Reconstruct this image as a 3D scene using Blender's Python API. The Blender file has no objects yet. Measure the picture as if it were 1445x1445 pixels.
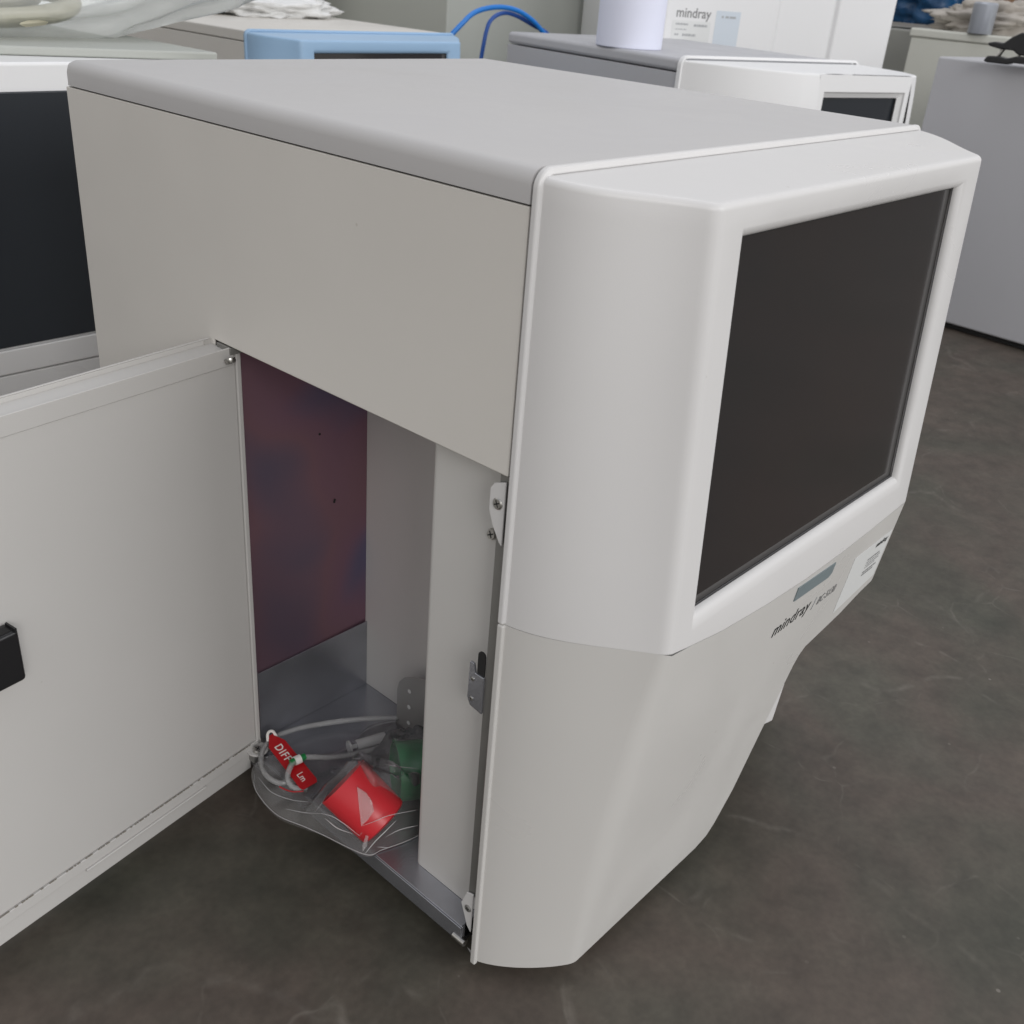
import bpy, bmesh, math, random
from mathutils import Vector, Matrix, noise
random.seed(7)
S = bpy.context.scene
COL = S.collection

# ------------------------------------------------------------------ camera
cam_d = bpy.data.cameras.new('camera'); cam = bpy.data.objects.new('camera', cam_d); COL.objects.link(cam)
cam_d.sensor_width = 36; cam_d.lens = 1442.15/1445*36; cam_d.clip_start = 0.01; cam_d.clip_end = 300
c = Vector((-0.3397, -0.2902, 0.5624)); tgt = Vector((0.1117, 0.0908, 0.25)); roll = 0.0839
z = (c-tgt).normalized(); x = Vector((0, 0, 1)).cross(z).normalized(); y = z.cross(x)
cr, sr = math.cos(roll), math.sin(roll)
x, y = x*cr+y*sr, -x*sr+y*cr
cam.matrix_world = Matrix(((x.x, y.x, z.x, c.x), (x.y, y.y, z.y, c.y), (x.z, y.z, z.z, c.z), (0, 0, 0, 1)))
cam_d.dof.use_dof = True; cam_d.dof.focus_distance = 0.62; cam_d.dof.aperture_fstop = 22.0
S.camera = cam
# ------------------------------------------------------------------ light
W_ = bpy.data.worlds.new('World'); S.world = W_; W_.use_nodes = True
nt = W_.node_tree; bg = nt.nodes['Background']
tc = nt.nodes.new('ShaderNodeTexCoord'); sp = nt.nodes.new('ShaderNodeSeparateXYZ'); rmp = nt.nodes.new('ShaderNodeValToRGB')
mp = nt.nodes.new('ShaderNodeMapRange'); mp.inputs['From Min'].default_value = -1; mp.inputs['From Max'].default_value = 1
nt.links.new(tc.outputs['Generated'], sp.inputs[0]); nt.links.new(sp.outputs['Z'], mp.inputs[0]); nt.links.new(mp.outputs[0], rmp.inputs[0])
rmp.color_ramp.elements[0].position = 0.5; rmp.color_ramp.elements[0].color = (0.80, 0.775, 0.74, 1)
rmp.color_ramp.elements[1].position = 0.98; rmp.color_ramp.elements[1].color = (0.56, 0.58, 0.65, 1)
el = rmp.color_ramp.elements.new(0.72); el.color = (0.98, 0.97, 0.97, 1)
nt.links.new(rmp.outputs[0], bg.inputs['Color']); bg.inputs['Strength'].default_value = 0.66
def area(name, loc, to, sx, sy, power, col):
    d = bpy.data.lights.new(name, 'AREA'); d.shape = 'RECTANGLE'; d.size = sx; d.size_y = sy; d.energy = power; d.color = col
    o = bpy.data.objects.new(name, d); COL.objects.link(o); o.location = loc
    o.rotation_euler = (Vector(to)-Vector(loc)).to_track_quat('-Z', 'Y').to_euler()
    return o
area('window_light', (1.5, -3.2, 1.9), (1.0, 0.7, 0.3), 2.6, 1.2, 50, (0.97, 0.98, 1.0))
area('side_window_light', (-1.6, -3.0, 1.9), (0.05, 0.0, 0.3), 1.5, 1.3, 40, (1.0, 0.985, 0.98))
area('background_fill_light', (1.2, 1.0, 3.2), (1.1, 0.9, 0.3), 2.4, 2.0, 18, (0.96, 0.98, 1.0))  # added overhead fill that brightens the background machines
S.view_settings.view_transform = 'Standard'; S.view_settings.look = 'None'
S.view_settings.exposure = 0.17; S.view_settings.gamma = 1; S.view_settings.use_curve_mapping = False

# ------------------------------------------------------------------ materials
SMUDGED = {'cream_painted_steel', 'painted_lid', 'white_plastic', 'white_plastic_bezel', 'door_paint', 'inner_panel_paint', 'lavender_grey_paint'}
def mat(name, col, rough=0.45, metal=0.0, vary=0.0, vscale=6, bump=0.0, bscale=900, spec=0.5, col2=None, coat=0):
    m = bpy.data.materials.new(name); m.use_nodes = True; t = m.node_tree; b = t.nodes['Principled BSDF']
    b.inputs['Base Color'].default_value = (*col, 1); b.inputs['Roughness'].default_value = rough
    b.inputs['Metallic'].default_value = metal; b.inputs['Specular IOR Level'].default_value = spec
    b.inputs['Coat Weight'].default_value = coat
    tc = t.nodes.new('ShaderNodeTexCoord')
    n = t.nodes.new('ShaderNodeTexNoise'); n.inputs['Scale'].default_value = vscale; n.inputs['Detail'].default_value = 5
    t.links.new(tc.outputs['Object'], n.inputs['Vector'])
    r = t.nodes.new('ShaderNodeValToRGB'); r.color_ramp.elements[0].position = .3; r.color_ramp.elements[1].position = .7
    c2 = col2 or tuple(v*(1-vary) for v in col)
    r.color_ramp.elements[0].color = (*c2, 1); r.color_ramp.elements[1].color = (*col, 1)
    t.links.new(n.outputs['Fac'], r.inputs[0]); t.links.new(r.outputs[0], b.inputs['Base Color'])
    if name in SMUDGED:
        n3 = t.nodes.new('ShaderNodeTexNoise'); n3.inputs['Scale'].default_value = 11; n3.inputs['Detail'].default_value = 7; n3.inputs['Distortion'].default_value = .7
        t.links.new(tc.outputs['Object'], n3.inputs['Vector'])
        mr = t.nodes.new('ShaderNodeMapRange'); mr.inputs['From Min'].default_value = .35; mr.inputs['From Max'].default_value = .65
        mr.inputs['To Min'].default_value = rough-.07; mr.inputs['To Max'].default_value = rough+.10
        t.links.new(n3.outputs['Fac'], mr.inputs[0]); t.links.new(mr.outputs[0], b.inputs['Roughness'])
        v = t.nodes.new('ShaderNodeTexVoronoi'); v.inputs['Scale'].default_value = 26; t.links.new(tc.outputs['Object'], v.inputs['Vector'])
        vr = t.nodes.new('ShaderNodeValToRGB'); vr.color_ramp.elements[0].position = .012; vr.color_ramp.elements[0].color = (1, 1, 1, 1)
        vr.color_ramp.elements[1].position = .028; vr.color_ramp.elements[1].color = (0, 0, 0, 1); t.links.new(v.outputs['Distance'], vr.inputs[0])
        # faint rubbed scuffs: stretched noise, thresholded
        mpg = t.nodes.new('ShaderNodeMapping'); mpg.inputs['Scale'].default_value = (30, 30, 9); mpg.inputs['Rotation'].default_value = (.5, .3, .2)
        t.links.new(tc.outputs['Object'], mpg.inputs[0]); ns = t.nodes.new('ShaderNodeTexNoise'); ns.inputs['Scale'].default_value = 1.0; ns.inputs['Detail'].default_value = 4
        t.links.new(mpg.outputs[0], ns.inputs['Vector'])
        sr2 = t.nodes.new('ShaderNodeValToRGB'); sr2.color_ramp.elements[0].position = .75; sr2.color_ramp.elements[0].color = (0, 0, 0, 1)
        sr2.color_ramp.elements[1].position = .85; sr2.color_ramp.elements[1].color = (.2, .2, .2, 1); t.links.new(ns.outputs['Fac'], sr2.inputs[0])
        ad = t.nodes.new('ShaderNodeMath'); ad.operation = 'MAXIMUM'; ad.use_clamp = True
        m5 = t.nodes.new('ShaderNodeMath'); m5.operation = 'MULTIPLY'; m5.inputs[1].default_value = .45; t.links.new(vr.outputs[0], m5.inputs[0])
        t.links.new(m5.outputs[0], ad.inputs[0]); t.links.new(sr2.outputs[0], ad.inputs[1])
        mx = t.nodes.new('ShaderNodeMix'); mx.data_type = 'RGBA'; t.links.new(ad.outputs[0], mx.inputs[0]); t.links.new(r.outputs[0], mx.inputs[6])
        mx.inputs[7].default_value = (col[0]*.62, col[1]*.58, col[2]*.52, 1); t.links.new(mx.outputs[2], b.inputs['Base Color'])
    if bump:
        n2 = t.nodes.new('ShaderNodeTexNoise'); n2.inputs['Scale'].default_value = bscale; n2.inputs['Detail'].default_value = 2
        t.links.new(tc.outputs['Object'], n2.inputs['Vector'])
        bp = t.nodes.new('ShaderNodeBump'); bp.inputs['Strength'].default_value = bump; bp.inputs['Distance'].default_value = 0.0004
        t.links.new(n2.outputs['Fac'], bp.inputs['Height']); t.links.new(bp.outputs[0], b.inputs['Normal'])
    return m
PAINT = mat('cream_painted_steel', (0.69, 0.665, 0.62), .42, vary=.03, vscale=5, bump=.12, bscale=1400)
LIDP = mat('painted_lid', (0.53, 0.52, 0.515), .45, vary=.03, vscale=5, bump=.12, bscale=1400)
PLAS = mat('white_plastic', (0.595, 0.583, 0.558), .34, vary=.02, vscale=8, bump=.10, bscale=1800)
PLASB = mat('white_plastic_bezel', (0.65, 0.641, 0.632), .33, vary=.015, vscale=8, bump=.08, bscale=1800)
DOORP = mat('door_paint', (0.565, 0.552, 0.53), .45, vary=.04, vscale=4, bump=.1, bscale=1200)
INP = mat('inner_panel_paint', (0.60, 0.588, 0.565), .5, vary=.04, vscale=6, bump=.1, bscale=1200)
GALV = mat('galvanised_steel', (0.47, 0.48, 0.52), .27, .8, vary=.25, vscale=22, bump=.15, bscale=500)
POST = mat('grey_steel_post', (0.27, 0.265, 0.25), .45, .5, vary=.15, vscale=20)
SCR = mat('screw_steel', (0.55, 0.54, 0.51), .28, 1.0, vary=.2, vscale=300)
DARK = mat('dark_gap', (0.012, 0.012, 0.012), .7)
BLK = mat('black_plastic', (0.010, 0.010, 0.011), .35, bump=.1)
RUB = mat('black_rubber', (0.012, 0.012, 0.012), .7)
SCREEN = mat('dark_screen_glass', (0.022, 0.0160, 0.0148), .14, spec=.9, vscale=3.6, col2=(0.0135, 0.0135, 0.0155))  # brown and blue-grey reflection sheen mixed into the base colour
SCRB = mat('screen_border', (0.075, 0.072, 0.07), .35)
TXT = mat('logo_black', (0.02, 0.02, 0.02), .5)
TXG = mat('logo_grey', (0.22, 0.22, 0.22), .5)
TXL = mat('faint_print_grey', (0.40, 0.41, 0.42), .6)
IND = mat('indicator_grey_blue', (0.20, 0.245, 0.26), .3, vary=.1, vscale=30)
STK = mat('sticker_white', (0.74, 0.75, 0.74), .3)
STKB = mat('sticker_pale_blue', (0.62, 0.68, 0.74), .35)
RED = mat('red_plastic', (0.66, 0.032, 0.042), .35, vary=.1, vscale=30)
GRN = mat('green_plastic', (0.003, 0.19, 0.058), .38, vary=.1, vscale=30)
TAG = mat('red_tag', (0.45, 0.008, 0.012), .4)
WHT = mat('white_print', (0.8, 0.78, 0.74), .5)
BLUE = mat('light_blue_plastic', (0.33, 0.50, 0.70), .38, vary=.04)
LAV = mat('lavender_grey_paint', (0.475, 0.475, 0.495), .45, vary=.04, vscale=4, bump=.1)
BWHT = mat('bright_white_paint', (0.80, 0.80, 0.80), .4, vary=.02)
GREYG = mat('grey_green_paint', (0.44, 0.455, 0.42), .5, vary=.04, vscale=3)
BEIG = mat('beige_grey_paint', (0.60, 0.60, 0.54), .5, vary=.04, vscale=3)
NAVY = mat('dark_smoked_panel', (0.022, 0.026, 0.032), .30, vary=.15, vscale=3)
CABW = mat('cream_cable', (0.66, 0.62, 0.48), .4)
CABB = mat('blue_cable', (0.01, 0.19, 0.62), .35)
TARP = mat('blue_tarp', (0.004, 0.075, 0.19), .45, col2=(0.002, 0.035, 0.10), vscale=14, bump=.5, bscale=40)
CARD = mat('brown_cardboard', (0.20, 0.11, 0.06), .8, vary=.15)
PAPER = mat('crumpled_paper', (0.50, 0.46, 0.41), .5, vary=.2, vscale=20)
SILV = mat('silver_grey_plastic', (0.36, 0.38, 0.42), .3, .3)
ROLL = mat('white_roll_paper', (0.78, 0.80, 0.93), .6, vary=.02)

def irid():
    m = bpy.data.materials.new('iridescent_zinc_plate'); m.use_nodes = True; t = m.node_tree; b = t.nodes['Principled BSDF']
    tc = t.nodes.new('ShaderNodeTexCoord'); n = t.nodes.new('ShaderNodeTexNoise')
    n.inputs['Scale'].default_value = 7.5; n.inputs['Detail'].default_value = 1.5; n.inputs['Distortion'].default_value = .3
    mo = t.nodes.new('ShaderNodeMapping'); mo.inputs['Location'].default_value = (.55, 0, .30); t.links.new(tc.outputs['Object'], mo.inputs[0]); t.links.new(mo.outputs[0], n.inputs['Vector'])
    r = t.nodes.new('ShaderNodeValToRGB'); e = r.color_ramp.elements
    e[0].position = .28; e[0].color = (.19, .165, .24, 1); e[1].position = .72; e[1].color = (.26, .19, .31, 1)
    for p_, c_ in ((.42, (.33, .19, .23, 1)), (.52, (.32, .185, .25, 1)), (.62, (.21, .185, .30, 1))):
        q = e.new(p_); q.color = c_
    t.links.new(n.outputs['Fac'], r.inputs[0]); t.links.new(r.outputs[0], b.inputs['Base Color'])
    b.inputs['Metallic'].default_value = .75; b.inputs['Roughness'].default_value = .42
    return m
IRID = irid()

def plastic_film(name, tint, haze, rough=.12, bscale=60, bstr=.6, milk=(.75, .75, .74)):
    m = bpy.data.materials.new(name); m.use_nodes = True; t = m.node_tree
    for n in list(t.nodes): t.nodes.remove(n)
    o = t.nodes.new('ShaderNodeOutputMaterial'); tr = t.nodes.new('ShaderNodeBsdfTransparent'); tr.inputs[0].default_value = (*tint, 1)
    g = t.nodes.new('ShaderNodeBsdfGlossy'); g.inputs['Roughness'].default_value = rough; g.inputs['Color'].default_value = (.9, .9, .9, 1)
    d = t.nodes.new('ShaderNodeBsdfDiffuse'); d.inputs['Color'].default_value = (*milk, 1)
    lw = t.nodes.new('ShaderNodeFresnel'); lw.inputs['IOR'].default_value = 1.36
    tc = t.nodes.new('ShaderNodeTexCoord'); n = t.nodes.new('ShaderNodeTexNoise'); n.inputs['Scale'].default_value = bscale; n.inputs['Detail'].default_value = 4
    n.inputs['Distortion'].default_value = .8
    t.links.new(tc.outputs['Object'], n.inputs['Vector'])
    bp = t.nodes.new('ShaderNodeBump'); bp.inputs['Strength'].default_value = bstr; bp.inputs['Distance'].default_value = .002
    t.links.new(n.outputs['Fac'], bp.inputs['Height'])
    for q in (g, lw): t.links.new(bp.outputs[0], q.inputs['Normal'])
    m1 = t.nodes.new('ShaderNodeMixShader'); m1.inputs[0].default_value = haze
    t.links.new(tr.outputs[0], m1.inputs[1]); t.links.new(d.outputs[0], m1.inputs[2])
    m2 = t.nodes.new('ShaderNodeMixShader'); t.links.new(lw.outputs[0], m2.inputs[0])
    t.links.new(m1.outputs[0], m2.inputs[1]); t.links.new(g.outputs[0], m2.inputs[2]); t.links.new(m2.outputs[0], o.inputs[0])
    return m
FILM = plastic_film('clear_bag_film', (.99, .99, .99), .085, .09, 70, .6, (.85, .84, .84))
FILM2 = plastic_film('milky_bag_film', (.93, .94, .92), .30, .38, 14, .5, (.66, .68, .67))
TUBE = plastic_film('clear_tube_plastic', (.90, .90, .90), .28, .15, 200, .1)
CONN = plastic_film('frosted_connector_plastic', (.9, .9, .9), .5, .25, 100, .2, (.8, .8, .8))

def floor_mat():
    m = bpy.data.materials.new('dark_concrete'); m.use_nodes = True; t = m.node_tree; b = t.nodes['Principled BSDF']; L = t.links.new
    tc = t.nodes.new('ShaderNodeTexCoord')
    def noi(s, d=6, dist=0.0):
        n = t.nodes.new('ShaderNodeTexNoise'); n.inputs['Scale'].default_value = s; n.inputs['Detail'].default_value = d
        n.inputs['Distortion'].default_value = dist; L(tc.outputs['Object'], n.inputs['Vector']); return n
    def ramp(src, els):
        r = t.nodes.new('ShaderNodeValToRGB'); e = r.color_ramp.elements
        e[0].position, e[0].color = els[0][0], (*els[0][1], 1); e[1].position, e[1].color = els[-1][0], (*els[-1][1], 1)
        for p_, c_ in els[1:-1]: q = e.new(p_); q.color = (*c_, 1)
        L(src, r.inputs[0]); return r
    def mix(fac, a, bb, kind='MIX'):
        x = t.nodes.new('ShaderNodeMix'); x.data_type = 'RGBA'; x.blend_type = kind
        if hasattr(fac, 'links'): L(fac, x.inputs[0])
        else: x.inputs[0].default_value = fac
        L(a, x.inputs[6])
        if isinstance(bb, tuple): x.inputs[7].default_value = (*bb, 1)
        else: L(bb, x.inputs[7])
        return x.outputs[2]
    base = ramp(noi(3.2, 7, .4).outputs['Fac'], [(.32, (.053, .054, .040)), (.45, (.067, .061, .047)), (.55, (.083, .066, .053)), (.7, (.078, .073, .057))])
    fine = ramp(noi(38, 8).outputs['Fac'], [(.3, (.78, .78, .78)), (.7, (1.18, 1.18, 1.18))])
    grit = ramp(noi(190, 6).outputs['Fac'], [(.34, (.92, .92, .92)), (.66, (1.09, 1.09, 1.09))])
    c1 = mix(1.0, base.outputs[0], fine.outputs[0], 'MULTIPLY'); c1 = mix(1.0, c1, grit.outputs[0], 'MULTIPLY')
    # winding pale scratches and hairline marks
    wn = noi(4, 4); wm = t.nodes.new('ShaderNodeMix'); wm.data_type = 'VECTOR'; wm.inputs[0].default_value = .16
    L(tc.outputs['Object'], wm.inputs[4]); L(wn.outputs['Color'], wm.inputs[5])
    v = t.nodes.new('ShaderNodeTexVoronoi'); v.feature = 'DISTANCE_TO_EDGE'; v.inputs['Scale'].default_value = 5.5; L(wm.outputs[1], v.inputs['Vector'])
    vr = ramp(v.outputs['Distance'], [(0.0, (1, 1, 1)), (.022, (0, 0, 0))])
    mk = ramp(noi(5.5, 3).outputs['Fac'], [(.50, (0, 0, 0)), (.66, (1, 1, 1))])
    brk = ramp(noi(60, 4).outputs['Fac'], [(.40, (0, 0, 0)), (.62, (1, 1, 1))])
    q = mix(1.0, vr.outputs[0], mk.outputs[0], 'MULTIPLY'); q = mix(1.0, q, brk.outputs[0], 'MULTIPLY')
    vb = t.nodes.new('ShaderNodeTexVoronoi'); vb.feature = 'DISTANCE_TO_EDGE'; vb.inputs['Scale'].default_value = 15; L(wm.outputs[1], vb.inputs['Vector'])
    vbr = ramp(vb.outputs['Distance'], [(0.0, (1, 1, 1)), (.020, (0, 0, 0))])
    mk2 = ramp(noi(8.5, 4).outputs['Fac'], [(.50, (0, 0, 0)), (.62, (.8, .8, .8))])
    q2 = mix(1.0, vbr.outputs[0], mk2.outputs[0], 'MULTIPLY'); q2 = mix(1.0, q2, brk.outputs[0], 'MULTIPLY'); q = mix(1.0, q, q2, 'ADD')
    sc = t.nodes.new('ShaderNodeMath'); sc.operation = 'MULTIPLY'; sc.inputs[1].default_value = .42; L(q, sc.inputs[0])
    c2 = mix(sc.outputs[0], c1, (.20, .18, .155))
    # specks of grit
    v2 = t.nodes.new('ShaderNodeTexVoronoi'); v2.inputs['Scale'].default_value = 34; L(tc.outputs['Object'], v2.inputs['Vector'])
    s2 = ramp(v2.outputs['Distance'], [(.035, (1, 1, 1)), (.06, (0, 0, 0))])
    s3 = mix(1.0, s2.outputs[0], ramp(noi(9, 2).outputs['Fac'], [(.5, (0, 0, 0)), (.62, (1, 1, 1))]).outputs[0], 'MULTIPLY')
    sc2 = t.nodes.new('ShaderNodeMath'); sc2.operation = 'MULTIPLY'; sc2.inputs[1].default_value = .5; L(s3, sc2.inputs[0])
    c3 = mix(sc2.outputs[0], c2, (.30, .27, .24))
    L(c3, b.inputs['Base Color'])
    rr = t.nodes.new('ShaderNodeMapRange'); rr.inputs['To Min'].default_value = .42; rr.inputs['To Max'].default_value = .68
    L(noi(7, 5).outputs['Fac'], rr.inputs[0]); L(rr.outputs[0], b.inputs['Roughness'])
    bp = t.nodes.new('ShaderNodeBump'); bp.inputs['Strength'].default_value = .25; bp.inputs['Distance'].default_value = .0012
    L(noi(70, 8).outputs['Fac'], bp.inputs['Height']); L(bp.outputs[0], b.inputs['Normal'])
    return m
FLOOR = floor_mat()

# ------------------------------------------------------------------ helpers
def obj(name, bm, m, parent=None, bevel=0, seg=2, smooth=True, solid=0, angle=30, loc=None):
    me = bpy.data.meshes.new(name); bmesh.ops.remove_doubles(bm, verts=bm.verts, dist=1e-6)
    bmesh.ops.recalc_face_normals(bm, faces=bm.faces) if solid == 0 else None
    a = math.radians(angle)
    for f in bm.faces: f.smooth = smooth
    for e in bm.edges:
        if len(e.link_faces) == 2: e.smooth = e.calc_face_angle(0) < a
    bm.to_mesh(me); bm.free(); me.materials.append(m)
    o = bpy.data.objects.new(name, me); COL.objects.link(o)
    if parent is not None: o.parent = parent
    if loc: o.location = loc
    if solid:
        s = o.modifiers.new('solid', 'SOLIDIFY'); s.thickness = abs(solid); s.offset = -1 if solid > 0 else 1
    if bevel:
        b = o.modifiers.new('bevel', 'BEVEL'); b.width = bevel; b.segments = seg; b.limit_method = 'ANGLE'; b.angle_limit = math.radians(25)
        b.harden_normals = True
    return o
def box(bm, x0, x1, y0, y1, z0, z1, M=None):
    v = [bm.verts.new(p) for p in [(x0, y0, z0), (x1, y0, z0), (x1, y1, z0), (x0, y1, z0), (x0, y0, z1), (x1, y0, z1), (x1, y1, z1), (x0, y1, z1)]]
    for f in [(0, 3, 2, 1), (4, 5, 6, 7), (0, 1, 5, 4), (1, 2, 6, 5), (2, 3, 7, 6), (3, 0, 4, 7)]: bm.faces.new([v[i] for i in f])
    if M is not None: bmesh.ops.transform(bm, matrix=M, verts=v)
    return v
def B(*boxes):
    bm = bmesh.new()
    for b in boxes: box(bm, *b)
    return bm
def prism(bm, pts, depth, M=None):
    """polygon pts (x, y) extruded along +z by depth"""
    a = [bm.verts.new((p[0], p[1], 0)) for p in pts]; b = [bm.verts.new((p[0], p[1], depth)) for p in pts]
    bm.faces.new(a[::-1]); bm.faces.new(b); n = len(pts)
    for i in range(n): bm.faces.new((a[i], a[(i+1) % n], b[(i+1) % n], b[i]))
    if M is not None: bmesh.ops.transform(bm, matrix=M, verts=a+b)
def rrect(w, h, r, n=5, cx=0, cy=0):
    P = []
    for sx, sy, a0 in ((1, 1, 0), (-1, 1, 90), (-1, -1, 180), (1, -1, 270)):
        for i in range(n+1):
            a = math.radians(a0+90*i/n); P.append((cx+sx*(w/2-r)+r*math.cos(a), cy+sy*(h/2-r)+r*math.sin(a)))
    return P
def frame(o, ux, uy, uz=None):
    ux = Vector(ux).normalized(); uy = Vector(uy); uy = (uy-ux*uy.dot(ux)).normalized(); uz = ux.cross(uy)
    return Matrix(((ux.x, uy.x, uz.x, o[0]), (ux.y, uy.y, uz.y, o[1]), (ux.z, uy.z, uz.z, o[2]), (0, 0, 0, 1)))
def tube(pts, r, n=10, steps=8, closed_ends=True, bm=None):
    bm = bm or bmesh.new(); P = [Vector(p) for p in pts]; C = []
    Q = [P[0]*2-P[1]]+P+[P[-1]*2-P[-2]]
    for i in range(1, len(Q)-2):
        for s in range(steps):
            t = s/steps; a, b, c_, d = Q[i-1], Q[i], Q[i+1], Q[i+2]
            C.append(.5*((2*b)+(c_-a)*t+(2*a-5*b+4*c_-d)*t*t+(3*b-a-3*c_+d)*t**3))
    C.append(P[-1]); up = Vector((0, 0, 1)); rings = []
    for i, q in enumerate(C):
        d = (C[min(i+1, len(C)-1)]-C[max(i-1, 0)]).normalized()
        s = d.cross(up)
        if s.length < .05: s = d.cross(Vector((1, 0, 0)))
        s.normalize(); u = s.cross(d)
        rings.append([bm.verts.new(q+(s*math.cos(2*math.pi*k/n)+u*math.sin(2*math.pi*k/n))*r) for k in range(n)])
    for a, b in zip(rings, rings[1:]):
        for k in range(n): bm.faces.new((a[k], a[(k+1) % n], b[(k+1) % n], b[k]))
    if closed_ends: bm.faces.new(rings[0]); bm.faces.new(rings[-1][::-1])
    return bm
def lathe(prof, n=32, M=None, bm=None):
    bm = bm or bmesh.new(); rings = []; vs = []
    for r, h in prof:
        if r < 1e-6: ring = [bm.verts.new((0, 0, h))]
        else: ring = [bm.verts.new((r*math.cos(2*math.pi*k/n), r*math.sin(2*math.pi*k/n), h)) for k in range(n)]
        rings.append(ring); vs += ring
    for a, b in zip(rings, rings[1:]):
        for k in range(n):
            q = [a[k % len(a)], a[(k+1) % len(a)], b[(k+1) % len(b)], b[k % len(b)]]
            q = list(dict.fromkeys(q))
            if len(q) > 2: bm.faces.new(q)
    if M is not None: bmesh.ops.transform(bm, matrix=M, verts=vs)
    return bm
def tag(o, label=None, cat=None, group=None, kind=None):
    for k, v in (('label', label), ('category', cat), ('group', group), ('kind', kind)):
        if v: o[k] = v
    return o
def empty(name, loc=(0, 0, 0), rz=0, label=None, cat=None, group=None, scale=None):
    o = bpy.data.objects.new(name, None); COL.objects.link(o); o.location = loc; o.rotation_euler = (0, 0, rz); o.empty_display_size = .05
    if scale: o.scale = scale
    return tag(o, label, cat, group)
def text(name, s, M, size, m, parent, shear=0.0, off=0.0, sx=1.0, space=1.0):
    cu = bpy.data.curves.new(name, 'FONT'); cu.body = s; cu.size = size; cu.shear = shear; cu.offset = off; cu.extrude = .00006
    cu.space_character = space; cu.resolution_u = 4
    t = bpy.data.objects.new('tmp', cu); COL.objects.link(t)
    dg = bpy.context.evaluated_depsgraph_get(); me = bpy.data.meshes.new_from_object(t.evaluated_get(dg)); bpy.data.objects.remove(t)
    me.name = name; me.transform(M @ Matrix.Diagonal((sx, 1, 1, 1))); me.materials.clear(); me.materials.append(m)
    o = bpy.data.objects.new(name, me); COL.objects.link(o); o.parent = parent
    return o
def screw(name, loc, nrm, r, parent, m=None, h=.0015):
    n = Vector(nrm).normalized(); u = n.cross(Vector((0, 0, 1))); u = u.normalized() if u.length > .1 else Vector((1, 0, 0))
    M = frame(loc, u, n.cross(u)); bm = lathe([(r*1.0, 0), (r, h*.6), (r*.8, h), (0, h)], 20, M)
    o = obj(name, bm, m or SCR, parent)
    b2 = bmesh.new()
    for a in (.5, .5+math.pi/2):
        box(b2, -r*.62, r*.62, -r*.11, r*.11, h*.99, h*1.03, M @ Matrix.Rotation(a, 4, 'Z'))
    obj('cross_slot', b2, DARK, o, smooth=False)
    return o

# ------------------------------------------------------------------ floor
fl = obj('floor', B((-40, 60, -40, 60, -.06, -.012)), FLOOR, smooth=False); tag(fl, kind='structure')

# ------------------------------------------------------------------ main analyser
W, D, H = .3955, .408, .490
HS = .4737     # lid / panel seam
def yfront(x, z, zs):
    if z >= zs: return -(.0775+(.0647-.0775)*(z-zs)/(.4827-zs))
    return -(.0495+(.0775-.0495)*z/zs)
def zseam(x):
    pts = [(0, .2605), (.0455, .2585), (.0663, .2546), (.10, .2490), (.15, .2444), (.20, .2420), (.25, .2424), (.29, .2440), (.3295, .2464), (.35, .2475), (.3955, .2490)]
    for (a, b), (c_, d) in zip(pts, pts[1:]):
        if x <= c_: 
            t = (x-a)/(c_-a); return b+(d-b)*t
    return pts[-1][1]
def side_curve(t, yf, zz):
    w = max(0, min(1, (zz-.05)/.36)); w = w*w*(3-2*w)
    P = ((.0008, -.003), (.006+(.004-.006)*w, (.36+.10*w)*yf), (.028+.003*w, (.81-.19*w)*yf), (.0455, yf))
    k = ((1-t)**3, 3*t*(1-t)**2, 3*t*t*(1-t), t**3)
    return sum(a*p_[0] for a, p_ in zip(k, P)), sum(a*p_[1] for a, p_ in zip(k, P))
NS = 16; NF = 6
def half_path(yf, zz, d, dt):
    """from the rim round the side and over the softened crease onto the front: list of (x, y)"""
    out = [side_curve(dt*i/NS, yf, zz) for i in range(NS+1)]
    a = out[-1]; c_ = (.0455+d, yf); b_ = (.0455, yf)
    for i in range(1, NF+1):
        t = i/NF; out.append(tuple((1-t)**2*a[k]+2*t*(1-t)*b_[k]+t*t*c_[k] for k in (0, 1)))
    return out
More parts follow.
